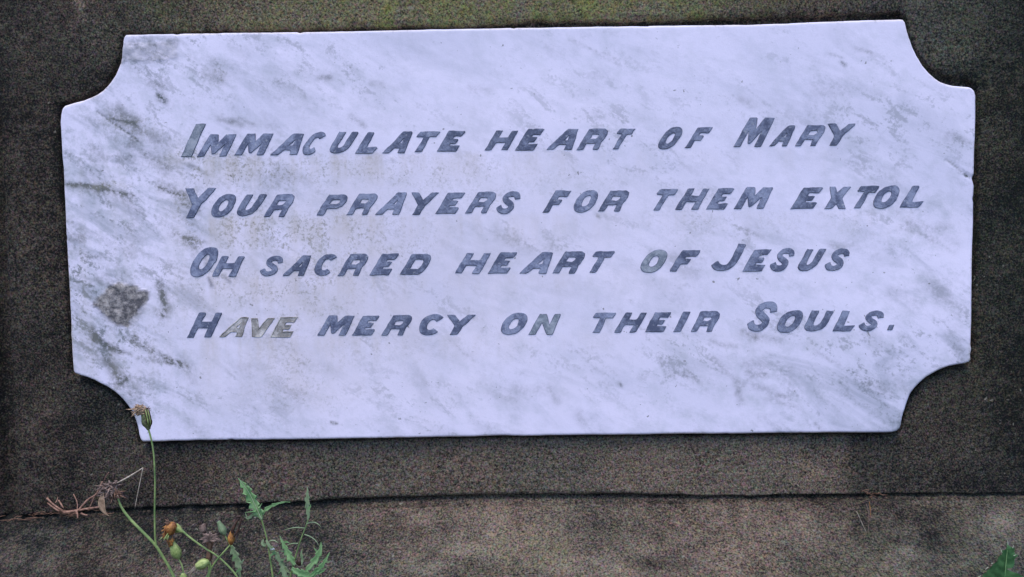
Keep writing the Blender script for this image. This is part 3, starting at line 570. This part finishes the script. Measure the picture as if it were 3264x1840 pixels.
# ---------------------------------------------------------------- plants and litter
def frames(P):
    P = [Vector(p) for p in P]; out = []; up = None
    for i in range(len(P)):
        t = (P[min(i + 1, len(P) - 1)] - P[max(i - 1, 0)]).normalized()
        if up is None: up = t.cross(Vector((0, 1, 0.01))).normalized()
        a = (up - t * up.dot(t)).normalized(); up = a; out.append((P[i], t, a, t.cross(a)))
    return out
def smooth_path(P, n=2):
    P = [np.array(p, float) for p in P]
    for _ in range(n):
        Q = [P[0]]
        for a, b in zip(P[:-1], P[1:]): Q += [a * .75 + b * .25, a * .25 + b * .75]
        P = Q + [P[-1]]
    return P
def tube_geo(P, R, seg=8, rib=0.0):
    V, Fc = [], []; fr = frames(P); n = len(P)
    R = np.interp(np.linspace(0, 1, n), np.linspace(0, 1, len(R)), R)
    for i, (p, t, a, b) in enumerate(fr):
        for k in range(seg):
            th = 2 * math.pi * k / seg; r = R[i] * (1 + rib * (1 if k % 2 else -1)); V.append(tuple(p + (a * math.cos(th) + b * math.sin(th)) * r))
    for i in range(n - 1):
        for k in range(seg): j = (k + 1) % seg; Fc.append((i * seg + k, i * seg + j, (i + 1) * seg + j, (i + 1) * seg + k))
    Fc.append(tuple(range(seg))[::-1]); Fc.append(tuple((n - 1) * seg + k for k in range(seg)))
    return V, Fc
def join(parts):
    V, Fc = [], []
    for v, f in parts:
        b = len(V); V += v; Fc += [tuple(q + b for q in g) for g in f]
    return V, Fc
def P3(L, Y):
    """path given as photograph positions (display measure of the 3264 frame) at depth Y, or (x, y, Y)"""
    return [px(p[0], p[1], p[2] if len(p) > 2 else Y) for p in L]
MM = .001
def tube(name, L, Y, R, mat, parent, seg=8, sm=2, rib=0):
    k = {'stem': .70, 'midrib': .5, 'spine': .6, 'withered_petal': .6, 'tendril': .75}.get(name, 1)
    V, Fc = tube_geo(smooth_path(P3(L, Y), sm), [r * MM * k for r in R], seg, rib); return mesh_obj(name, V, Fc, mat, parent)
def head(name, p0, p1, Y, prof, mat, parent, seg=14, rib=.12, lean=0, k=.70):
    prof = [q * k for q in prof]; seg = 20; rib = max(rib, .16)
    """bulb from p0 (base) to p1 (tip); prof = radii in mm"""
    a, b = px(*p0, Y), px(*p1, Y); n = max(10, len(prof) * 2); P = [a + (b - a) * t + np.array([0, -lean * MM * t * t, 0]) for t in np.linspace(0, 1, n)]
    V, Fc = tube_geo(P, [r * MM for r in prof], seg, rib); return mesh_obj(name, V, Fc, mat, parent)
def tuft(name, c, Y, dirs, ln, wd, mat, parent, n=24, spread=.6, seed=1, curl=.3):
    """bundle of fine withered florets; dirs = main direction in photograph measure"""
    r = random.Random(seed); parts = []; a0 = px(*c, Y); a1 = px(c[0] + dirs[0], c[1] + dirs[1], Y); m = Vector(a1 - a0).normalized()
    for _ in range(n):
        d = (m + Vector((r.uniform(-1, 1), r.uniform(-1, 1), r.uniform(-1, 1))) * spread).normalized(); l = ln * MM * r.uniform(.6, 1.1)
        s = Vector(a0) + Vector((r.uniform(-1, 1), r.uniform(-1, 1), r.uniform(-1, 1))) * wd * .8 * MM
        e = Vector((r.uniform(-1, 1), r.uniform(-1, 1), r.uniform(-1, .3))) * curl
        P = [s + d * l * t + e * l * t * t for t in (0, .35, .7, 1)]
        parts.append(tube_geo(P, [.10 * wd * MM, .16 * wd * MM, .12 * wd * MM, .03 * wd * MM], 4))
    V, Fc = join(parts); return mesh_obj(name, V, Fc, mat, parent)
def blade(name, L, wl, wr, Y, mat, parent, fold=.35, bend=0.0, sm=0):
    """toothed leaf along a path: half-widths (mm) to each side at every station, folded along its midrib, with thickness"""
    P = [Vector(p) for p in P3(L, Y)]; n = len(P); V = []; Fc = []
    wl = np.interp(np.linspace(0, 1, n), np.linspace(0, 1, len(wl)), wl) * MM; wr = np.interp(np.linspace(0, 1, n), np.linspace(0, 1, len(wr)), wr) * MM
    for side in (0, 1):
        for i in range(n):
            t = (P[min(i + 1, n - 1)] - P[max(i - 1, 0)]).normalized(); a = t.cross(Vector((0, -1, 0))).normalized(); o = Vector((0, .00018 * side, 0))
            V += [tuple(P[i] - a * wl[i] + Vector((0, -fold * wl[i] + bend * wl[i], 0)) + o), tuple(P[i] - a * wl[i] * .5 + Vector((0, -fold * .4 * wl[i], 0)) + o), tuple(P[i] + o),
                  tuple(P[i] + a * wr[i] * .5 + Vector((0, -fold * .4 * wr[i], 0)) + o), tuple(P[i] + a * wr[i] + Vector((0, -fold * wr[i] - bend * wr[i], 0)) + o)]
    m = n * 5
    for i in range(n - 1):
        for k in range(4):
            q = i * 5 + k; f = (q, q + 1, q + 6, q + 5); Fc.append(f); Fc.append(tuple(m + v for v in f[::-1]))
        for k in (0, 4):
            q = i * 5 + k; f = (q, q + 5, m + q + 5, m + q); Fc.append(f if k == 0 else f[::-1])
    return mesh_obj(name, V, Fc, mat, parent)
def toothed(base, teeth, depth, n, seed=0):
    """half-width profile with saw teeth"""
    r = random.Random(seed); xs = np.linspace(0, 1, n); b = np.interp(xs, np.linspace(0, 1, len(base)), base); ph = (xs * teeth + r.random()) % 1
    return list(b * (1 - depth + depth * 1.5 * (1 - ph)) + .02)
def dense(L, n):
    L = [tuple(map(float, p)) for p in L]; A = np.array(L); t = np.r_[0, np.cumsum(np.hypot(*np.diff(A[:, :2], axis=0).T))]; u = np.linspace(0, t[-1], n)
    return [tuple(np.interp(v, t, A[:, k]) for k in range(A.shape[1])) for v in u]

YP = -.195
base = px(600, 1990, YP); base[2] = GZ
hw = empty('flowering_weed', base, 'thin stemmed weed with withered orange and brown flower heads before the ledge', 'weed')
root_px = (612, 2010)
# tall stem with the head in front of the plaque
tube('stem', [(472,1366),(480,1391),(489,1433),(493,1493),(494.5,1550),(493,1604),(493,1660),(494,1711),(497.5,1739)], YP, [.62,.50,.50,.55,.58], M_stem, hw)
h = head('flower_head', (474,1370), (459,1304), YP, [.7,1.15,2.0,2.25,2.0,1.85,1.7,1.6,1.35], M_calyx, hw, 18, .16, k=.85)
tuft('floret', (459,1309), YP - .0006, (-26, -5), 4.2, 1.5, M_tan, h, 70, .42, 3, .45)
tuft('floret', (447,1303), YP - .0012, (-20, 6), 2.6, 1.7, M_tan, h, 44, .8, 6, .6)
tuft('floret', (468,1308), YP, (12, -6), 1.9, .8, M_dry, h, 12, .5, 4)
for k in range(7):
    x = 461 + k * 3.6; tube('bract', [(472 + (k - 3) * .9,1362,YP-.0004),(x + 1 ,1348,YP-.0021 + abs(k-3)*.0004),(x - 4,1326,YP-.0020 + abs(k-3)*.0004),(x - 8,1306,YP-.0016 + abs(k-3)*.0004)], YP, [.18,.34,.30,.10], M_bud if k % 2 else M_dark, h, 5)
# second stem, ends in the mauve dried head
tube('stem', [(376,1588),(386,1617),(410,1651),(444,1685),(474,1715),(497,1739),(517,1771),(538,1805),(556,1842),(582,1900),(600,1960), (*root_px,)], YP, [.45,.75,.85,.8,.8,.85,.9], M_stem, hw)
h = head('seed_head', (377,1590), (352,1552), YP, [.3,.7,1.3,1.7,1.4,.7], M_dry, hw, 14, .25)
tuft('floret', (354,1559), YP, (-14, -4), 2.9, 2.6, M_mauve, h, 110, 1.3, 9, .8)
tuft('floret', (366,1572), YP, (6, 10), 2.2, 1.8, M_dry, h, 50, 1.4, 10, .8)
blade('withered_leaf', dense([(330,1568),(326,1585),(325,1602),(329,1622),(338,1638),(347,1645)], 14), [.15,.9,1.5,1.6,1.2,.5,.05], [.15,.8,1.3,1.5,1.1,.6,.05], YP - .002, M_tan, hw, .5)
# orange head with a green receptacle on a slanting stem
tube('stem', [(566,1682),(580,1691),(601.5,1711),(632,1733),(659,1752),(680,1763),(707.6,1785),(738,1815),(759,1842),(770,1880),(740,1940),(650,2000)], YP - .002, [.8,.55,.5,.55,.6,.7], M_stem, hw)
h = head('flower_head', (584,1696), (546,1676), YP - .002, [.6,1.0,1.7,2.2,2.4,2.1,1.9], M_bud, hw, 16, .10)
head('petal_mass', (556,1668), (533,1701), YP - .0035, [1.2,2.6,3.2,3.3,2.8,1.5], M_rust, h, 15, .14)
tuft('floret', (541,1686), YP - .004, (-12, 12), 2.5, 1.9, M_rust, h, 46, .7, 13, .4)
tuft('floret', (538,1668), YP - .004, (-18, -14), 1.6, 1.0, M_dry, h, 22, .7, 17, .4)
tuft('floret', (536,1700), YP - .005, (-6, 14), 2.6, 1.6, M_bud, h, 12, .6, 19, .3)
# drooping green bud under it
tube('stem', [(568,1779),(577,1795),(583,1810),(585,1832),(586,1860),(596,1940),(*root_px,)], YP - .003, [.35,.4,.45,.6], M_stem, hw)
h = head('flower_bud', (570,1781), (545,1722), YP - .003, [.8,2.3,2.75,2.5,2.0,1.55,1.2], M_bud, hw, 16, .13)
tuft('floret', (545,1738), YP - .004, (-4, -18), 3.4, 1.3, M_rust, h, 26, .35, 23, .2)
head('flower_bud', (588,1856), (583,1828), YP - .003, [.7,1.9,1.8,.9], M_bud, hw, 12, .12)
# spent star shaped head and its brown neck
tube('stem', [(668,1728),(668,1750),(666,1772),(667,1800),(667,1824),(660,1860),(630,1960),(*root_px,)], YP - .001, [.35,.5,.7,.8,.7,.8], M_stem, hw)
h = head('seed_head', (666,1788), (670,1722), YP - .001, [.9,1.5,1.5,1.2,.9,1.3,1.8,1.2], M_dry, hw, 12, .3)
for k in range(17):
    th = math.radians(-30 + 240 * k / 16); L1 = 24 + 5 * ((k * 7) % 3)
    tube('bract', [(669,1724,YP-.002),(669 + L1 * .55 * math.cos(th),1718 - L1 * .55 * math.sin(th),YP-.004),(669 + L1 * math.cos(th),1716 - L1 * .8 * math.sin(th) + 5,YP-.0035)], YP, [.5,.42,.06], M_mauve, h, 5)
h = head('seed_head', (652,1702), (644,1672), YP + .001, [.6,1.7,2.0,1.5], M_mauve, hw, 12, .2)
tuft('floret', (640,1680), YP + .001, (-4, -20), 3.2, .9, M_dark, h, 6, .18, 27, .1); tuft('floret', (656,1682), YP + .001, (3, -18), 2.8, .9, M_dark, h, 6, .18, 29, .1)
# closed olive bud
tube('stem', [(716,1703),(723,1719),(732,1737),(738,1742)], YP, [.45,.4,.4], M_stem, hw)
head('flower_bud', (718,1706), (696,1662), YP, [.7,1.5,2.05,1.9,1.5,1.1,.9], M_leafgrey, hw, 14, .14)
# dark withered bud with its orange body
tube('stem', [(738,1733),(722,1751),(701.5,1773),(680,1800),(665,1826),(650,1858),(628,1930),(*root_px,)], YP - .004, [.5,.5,.55,.7,.8], M_stem, hw)
h = head('flower_head', (736,1737), (739,1690), YP - .004, [.6,1.5,1.9,1.6,1.1,.5], M_rust, hw, 12, .2)
for pts in ([(741,1700),(748,1675),(757,1658),(768,1646)], [(745,1712),(760,1690),(765,1668),(772,1649)], [(738,1698),(741,1684),(748,1672),(751,1668)], [(768,1646),(758,1647),(750,1650)]):
    tube('withered_petal', pts, YP - .005, [.55,.9,.75,.25], M_dark, h, 6)
# fresh green bud lying to the left
h = head('flower_bud', (665,1790), (627,1806), YP - .005, [1.0,2.2,2.7,2.6,2.2,1.6], M_bud, hw, 16, .12)
tube('stem', [(664,1790),(672,1802),(668,1830),(655,1880),(628,1950),(*root_px,)], YP - .004, [.6,.6,.7,.9], M_stem, hw)
tuft('floret', (624,1808), YP - .005, (-20, 18), 4.2, .7, M_straw, h, 9, .12, 33, .08)

# thistle-like weed with toothed leaves
YT = -.19
tb = px(880, 2010, YT); tb[2] = GZ
tw = empty('thistle_seedling', tb, 'spiky leaved pale green seedling with a jagged upright leaf, right of the withered flowers', 'weed')
rt = (885, 2010)
n = 46
def jag(name, L, base_l, base_r, teeth, depth, mat, seed, Y=YT, fold=.35, n=46, par=None):
    lf = blade(name, dense(L, n), toothed(base_l, teeth, depth, n, seed), toothed(base_r, teeth, depth, n, seed + 5), Y, mat, par or tw, fold); return lf
lf = jag('leaf', [(834,1656),(826,1636),(814,1612),(804,1588),(790,1562),(774,1543),(759,1524)], [.4,1.9,2.6,2.0,2.6,2.0,1.1,.05], [.4,2.3,2.0,2.4,1.9,1.7,1.0,.05], 6, .55, M_leaf, 3)
tube('midrib', [(834,1656,YT-.0004),(814,1612,YT-.0003),(790,1562,YT-.0003),(762,1528,YT-.0003)], YT, [.35,.25,.18,.06], M_spine, lf, 5)
for (a, b) in (((826,1620),(836,1603)), ((812,1588),(822,1576)), ((800,1560),(786,1546)) if False else ((794,1555),(788,1545)), ((800,1604),(783,1600)), ((786,1578),(770,1572)), ((816,1630),(780,1634))):
    tube('spine', [a, ((a[0] + b[0]) / 2, (a[1] + b[1]) / 2), b], YT - .001, [.8,.35,.04], M_leaf, lf, 5, 1)
jag('leaf', [(836,1640),(846,1626),(868,1612),(892,1603),(910,1600),(925,1601.5)], [.5,.9,.8,.5,.3,.05], [.5,.7,.6,.5,.3,.05], 4, .5, M_leaf, 8)
jag('leaf', [(832,1650),(806,1640),(796,1648),(788,1654),(782,1634)], [.3,.5,.8,.5,.05], [.3,.5,.6,.5,.05], 3, .5, M_leafgrey, 9, n=20)
tube('stem', [(832,1650),(838,1671),(844,1691),(853,1727),(856,1750),(860,1773),(865,1806),(870,1842),(878,1920),(*rt,)], YT, [.55,.45,.45,.55,.6,.8], M_stem, tw)
jag('leaf', [(853,1732),(842,1737),(836,1731),(840,1718)], [.2,.9,.8,.05], [.2,.7,.6,.05], 2, .4, M_leafgrey, 12, n=16)
jag('leaf', [(848,1722),(862,1745),(878,1762),(892,1786),(908,1812),(925,1828)], [.3,1.1,1.2,1.2,1.0,.3], [.3,.9,1.0,1.2,.9,.3], 5, .5, M_leafgrey, 14, YT - .001)
# water drop
dp = px(869,1753,YT-.0025); V, Fc = [], []
for i in range(9):
    for j in range(12):
        a = math.pi * i / 8; b2 = 2 * math.pi * j / 12; V.append((dp[0] + .0009 * math.sin(a) * math.cos(b2), dp[1] + .0009 * math.sin(a) * math.sin(b2), dp[2] + .0007 * math.cos(a)))
for i in range(8):
    for j in range(12): Fc.append((i * 12 + j, i * 12 + (j + 1) % 12, (i + 1) * 12 + (j + 1) % 12, (i + 1) * 12 + j))
mw = NT('water'); mw.b.inputs['Transmission Weight'].default_value = 1; mw.done((.95, .97, .97), .02, .5); mw.b.inputs['IOR'].default_value = 1.33
o = mesh_obj('water_drop', V, Fc, mw.m); tag(o, 'tiny clear water drop caught on the seedling stem below its jagged leaf', 'water drop')
# slender upright leaf and its tendrils
jag('leaf', [(982,1658),(983,1640),(981,1620),(980,1600),(980,1578),(980,1553)], [.3,.8,1.1,.9,.6,.05], [.3,.9,1.0,1.0,.7,.05], 5, .4, M_leafgrey, 21)
tube('stem', [(982,1656),(977,1675),(965,1703),(957,1726),(950,1748),(944,1768),(938,1790),(926,1835),(905,1920),(*rt,)], YT + .002, [.4,.4,.5,.6,.8], M_stem, tw)
for pts in ([(977,1671),(984,1667),(1000,1664),(1014,1670),(1023,1680)], [(973,1684),(955,1682),(935,1682),(906,1690)], [(970,1704),(984,1708),(998,1716),(1010,1727),(1014,1738)], [(950,1733),(935,1732),(917,1737),(911,1742)], [(856,1728),(866,1722),(878,1724),(888,1732)]):
    tube('tendril', pts, YT + .001, [.30,.34,.28,.08], M_leafgrey, tw, 6)
jag('leaf', [(940,1800),(925,1775),(913,1752),(902,1730),(891,1708)], [.5,1.6,1.5,1.1,.6,.05], [.5,1.4,1.5,1.0,.5,.05], 5, .5, M_leaf, 31, YT - .002)
jag('leaf', [(970,1826),(988,1806),(1005,1785),(1019,1762),(1024,1745),(1023,1728)], [.4,1.1,1.4,1.4,1.0,.05], [.4,1.0,1.5,1.3,.8,.05], 4, .45, M_leaf, 35, YT - .003)
jag('leaf', [(988,1840),(1003,1824),(1022,1810),(1036,1790),(1044,1775),(1051,1760)], [.4,1.0,1.2,1.0,.6,.05], [.4,.9,1.0,.8,.5,.05], 5, .5, M_leaf, 37, YT - .004)
jag('leaf', [(765,1846),(764,1818),(760,1796),(752,1772),(742,1750),(735,1733)], [.4,.9,1.6,1.9,1.5,.3], [.4,.8,1.5,1.8,1.4,.3], 5, .55, M_leafgrey, 41, YT + .004)
jag('leaf', [(930,1812),(950,1824),(975,1832),(996,1842),(1010,1850)], [.8,1.8,2.2,1.6,.5], [.8,1.7,1.9,1.5,.4], 5, .4, M_leaf, 45, YT - .003)
jag('leaf', [(920,1846),(908,1832),(900,1812),(897,1795)], [.5,1.2,1.1,.05], [.5,1.0,1.0,.05], 3, .4, M_leafgrey, 47, YT - .003)
jag('leaf', [(1000,1835),(1012,1826),(1026,1822),(1040,1812)], [.3,.7,.6,.05], [.3,.7,.6,.05], 3, .4, M_leaf, 49, YT - .004, n=18)
jag('leaf', [(962,1800),(964,1780),(960,1765),(963,1750)], [.3,.6,.5,.05], [.3,.6,.5,.05], 3, .4, M_leafgrey, 53, YT - .001, n=18)
for a in ((960,1846),(990,1856),(770,1850),(925,1850)):
    tube('stem', [a, ((a[0] + rt[0]) / 2, 1925), rt], YT - .001, [.6,.7,.9], M_stem, tw)
head('withered_bud', (956,1803), (952,1782), YT, [.6,1.6,1.7,.8], M_dark, tw, 10, .2)

for (pts, q) in (([(903,1730),(914,1727),(923,1732)], 61), ([(913,1752),(902,1758),(893,1756)], 62), ([(1019,1762),(1008,1756),(1000,1747)], 63), ([(1005,1785),(1018,1787),(1028,1784)], 64),
                 ([(878,1762),(866,1768),(858,1780)], 65), ([(892,1786),(905,1784),(913,1777)], 66), ([(908,1812),(896,1818),(886,1830)], 67), ([(1036,1790),(1048,1792),(1054,1788)], 68),
                 ([(752,1772),(744,1778),(738,1786)], 69), ([(760,1796),(772,1792),(778,1782)], 70), ([(765,1815),(755,1822),(750,1832)], 71), ([(980,1600),(973,1592),(972,1585)], 72), ([(981,1625),(989,1616),(990,1608)], 73)):
    jag('leaf_lobe', pts, [.55,.5,.3,.04], [.55,.5,.3,.04], 2, .3, M_leaf if q % 2 else M_leafgrey, q, YT - .0015, n=12)

# large leaf at the bottom right
YR = -.20
OUT = [(3212,1727),(3213,1738),(3222,1745),(3230,1740),(3230,1752),(3232,1765),(3240,1768),(3231,1775),(3232,1792),(3226,1808),(3207,1814),(3222,1822),(3243,1826),(3262,1838),(3290,1858),(3300,1900),(3280,1960),(3180,2000),(3100,1960),(3078,1900),
       (3086,1868),(3100,1858),(3106,1842),(3120,1836),(3124,1820),(3138,1812),(3150,1802),(3150,1797),(3163,1795),(3170,1784),(3180,1774),(3182,1768),(3192,1763),(3190,1752),(3200,1755),(3208,1744)]
rw = empty('broad_leaf_weed', (*px(3190, 2030, YR)[:2], GZ), 'deep green toothed leaf tip poking up at the bottom right corner', 'weed')
W2 = [px(x, y, YR) for x, y in OUT]; mid0, mid1 = px(3215,1730,YR), px(3190,2000,YR)
pts = np.array([[p[0], p[2]] for p in W2]); rr = resample(pts, .0012)
g = np.stack(np.meshgrid(np.arange(pts[:, 0].min(), pts[:, 0].max(), .0015), np.arange(pts[:, 1].min(), pts[:, 1].max(), .0015), indexing='ij'), -1).reshape(-1, 2); g = g[sdf(g[:, 0], g[:, 1], rr) < -.0007]
al = np.vstack([rr, g]); r = delaunay_2d_cdt([Vector(p) for p in al.tolist()], [(i, (i + 1) % len(rr)) for i in range(len(rr))], [], 1, 1e-7)
V2 = np.array([tuple(v) for v in r[0]]); T = np.array(r[2])
ax = np.array([mid1[0] - mid0[0], mid1[2] - mid0[2]]); ax /= np.hypot(*ax); rel = V2 - np.array([mid0[0], mid0[2]]); al_ = rel @ ax; ac = rel @ np.array([ax[1], -ax[0]])
dep = YR - np.abs(ac) * .35 + .0004 * np.sin((np.abs(ac) * .8 + al_) * 1500) + .25 * al_ ** 2 / .05 - .0
Vf = np.stack([V2[:, 0], dep, V2[:, 1]], 1); Vb = Vf + np.array([0, .00022, 0])
nn = np.cross(Vf[T[:, 1]] - Vf[T[:, 0]], Vf[T[:, 2]] - Vf[T[:, 0]])[:, 1]; T = np.where((nn > 0)[:, None], T[:, ::-1], T)
lf = mesh_obj('leaf', np.vstack([Vf, Vb]), np.vstack([T, T[:, ::-1] + len(Vf)]), M_leafdark, rw)
tube('midrib', [(3213,1734,YR-.0002),(3206,1800,YR-.0006),(3200,1880,YR-.0006),(3190,1990,YR+.001)], YR, [.12,.3,.5,.8], M_leaf, lf, 6)
for (x, y, u, v) in ((3213,1738,3212,1722),(3194,1762,3189,1748),(3228,1748,3230,1737),(3165,1796,3158,1796),(3106,1858,3092,1862),(3126,1836,3112,1843),(3150,1808,3140,1816),(3231,1772,3240,1768)):
    tube('spine', [(x, y), ((x + u) / 2, (y + v) / 2), (u, v)], YR - .001, [.30,.22,.05], M_spine, lf, 5, 1)
tube('stem', [(3190,1985),(3188,2020),(3186,2060)], YR + .002, [1.0,1.2,1.3], M_stem, rw)

# dry litter caught in the joint
def litter(name, label, cat, parts, mat, group=None):
    geo = []
    for (L, Y, R) in parts:
        P = [ledge_pt(p[0], p[1]) for p in L] if cat == 'needle' else [px(p[0], p[1], p[2] * .45 - .0005) for p in L]
        geo.append(tube_geo(smooth_path(P, 1), [q * MM for q in R], 7, .06))
    V, Fc = join(geo); o = mesh_obj(name, V, Fc, mat); tag(o, label, cat, group); return o
litter('dry_twig', 'forked reddish brown dry twig leaning up from the joint at left', 'twig',
  [([(250,1628,-.010),(264.6,1610,-.008),(280,1592,-.006),(307.6,1577.7,-.006),(317,1556,-.006),(326.5,1534.7,-.005)], -.006, [.9,.75,.7,.7,.6,.5]), ([(331,1532,-.005),(338,1518,-.005),(347,1505,-.004)], -.005, [.25,.28,.2]),
   ([(302,1580,-.006),(294,1600,-.008),(286,1617,-.012)], -.008, [.35,.28,.25]), ([(246,1630,-.012),(264.6,1624,-.012),(290,1620,-.012),(323,1616,-.012)], -.012, [.6,.75,.65,.6]),
   ([(234.4,1576,-.004),(241,1588,-.006),(247,1603.5,-.008),(246.5,1626,-.012)], -.006, [.4,.35,.3,.35])], M_twig)
litter('dry_twig', 'short bundle of dry brown stubs fanned out to the left in the joint', 'twig',
  [([(150,1588,-.006),(162,1601,-.008),(175,1612,-.010),(205,1632,-.013)], -.01, [.75,.6,.6,.8]), ([(151,1603,-.008),(168,1617,-.012),(189,1630,-.013)], -.01, [.45,.55,.6]),
   ([(187,1595,-.004),(194,1606,-.008),(203,1620,-.012)], -.01, [.55,.5,.45]), ([(184,1584,-.003),(183,1593,-.004),(177,1603,-.008)], -.01, [.3,.3,.25]),
   ([(195,1630,-.013),(212,1634,-.014),(232,1630,-.014),(252,1626,-.014)], -.01, [.9,1.3,1.0,.6]), ([(243,1627,-.014),(247,1640,-.018),(248,1652,-.022)], -.01, [.9,.7,.5]), ([(258,1636,-.018),(268,1641,-.018),(279,1643,-.018)], -.01, [.7,.6,.6])], M_twig)
litter('straw_stalk', 'pale bent straw stalk standing folded against the block', 'straw',
  [([(361,1546,-.02),(392,1530,-.015),(421,1514,-.010),(440,1502,-.008),(455.6,1491.6,-.006)], -.01, [.35,.42,.62,.42,.4]), ([(455.6,1491.6,-.006),(450,1520,-.006),(443.5,1552,-.007),(436,1588,-.008),(429.8,1621,-.010)], -.01, [.38,.33,.28,.22,.12])], M_straw)
litter('pine_needle', 'short pale needle lying aslant on the ledge at right', 'needle', [([(2730.6,1630,-.035),(2742,1655,-.052),(2752,1678,-.066),(2763,1699,-.078)], -.05, [.12,.20,.20,.10])], M_straw, 'fine needles fallen on the ledge at right')
litter('pine_needle', 'greyish curved needle hanging straight down from the joint at right', 'needle', [([(2761,1606,-.012),(2767,1625,-.030),(2770,1645,-.042),(2769,1670,-.058),(2767,1698,-.076)], -.05, [.12,.20,.18,.16,.08])], M_mauve, 'fine needles fallen on the ledge at right')
litter('pine_needle', 'dark brown needle spreading down to the right from the joint', 'needle', [([(2796,1598,-.010),(2815,1618,-.026),(2838,1645,-.046),(2858,1668,-.060)], -.05, [.18,.20,.16,.10])], M_dark, 'fine needles fallen on the ledge at right')
litter('pine_needle', 'small russet needle right beside the greyish curved one', 'needle', [([(2771,1600,-.010),(2774,1622,-.030),(2776,1650,-.046)], -.05, [.15,.18,.10])], M_rust, 'fine needles fallen on the ledge at right')
rj = random.Random(5); geo = []
for i in range(46):
    x = rj.uniform(-60, 340) if i < 34 else rj.uniform(2740, 2810); y = np.interp(x, JX, JY) + rj.uniform(-16, 6); l = rj.uniform(14, 60) * (1 if i < 34 else .45)
    P = [px(x + l * t, y + rj.uniform(-5, 5) - l * t * .05, -.004 - rj.uniform(0, .008)) for t in (0, .33, .66, 1)]
    geo.append(tube_geo(smooth_path(P, 1), [.10 * MM, .35 * MM * rj.uniform(.4, 1), .25 * MM, .08 * MM], 5))
V, Fc = join(geo); o = mesh_obj('root_litter', V, Fc, M_dry); tag(o, 'tangle of fine dead brown roots lying along the joint', 'dead roots', kind='stuff')

# crumbs of stone and soil lodged in the joint
geo = []
for i in range(150):
    x = rj.uniform(-40, 3300); t = rj.uniform(.0008, .0032); w0 = px(x, np.interp(x, JX, JY), -t); c = np.array([w0[0], -t, zj(w0[0]) - t * SLOPE + .0002]); q = rj.uniform(.0004, .0011)
    v = []; f = []
    for a in range(4):
        for b in range(6):
            th, ph = math.pi * a / 3, 2 * math.pi * b / 6; k = q * rj.uniform(.7, 1.2)
            v.append((c[0] + k * math.sin(th) * math.cos(ph) * 1.3, c[1] + k * math.sin(th) * math.sin(ph), c[2] + k * .8 * math.cos(th)))
    for a in range(3):
        for b in range(6): f.append((a * 6 + b, a * 6 + (b + 1) % 6, (a + 1) * 6 + (b + 1) % 6, (a + 1) * 6 + b))
    geo.append((v, f))
V, Fc = join(geo); o = mesh_obj('joint_grit', V, Fc, M_soil, smooth=False); tag(o, 'dark crumbs of soil and stone lodged along the joint above the ledge', 'grit', kind='stuff')
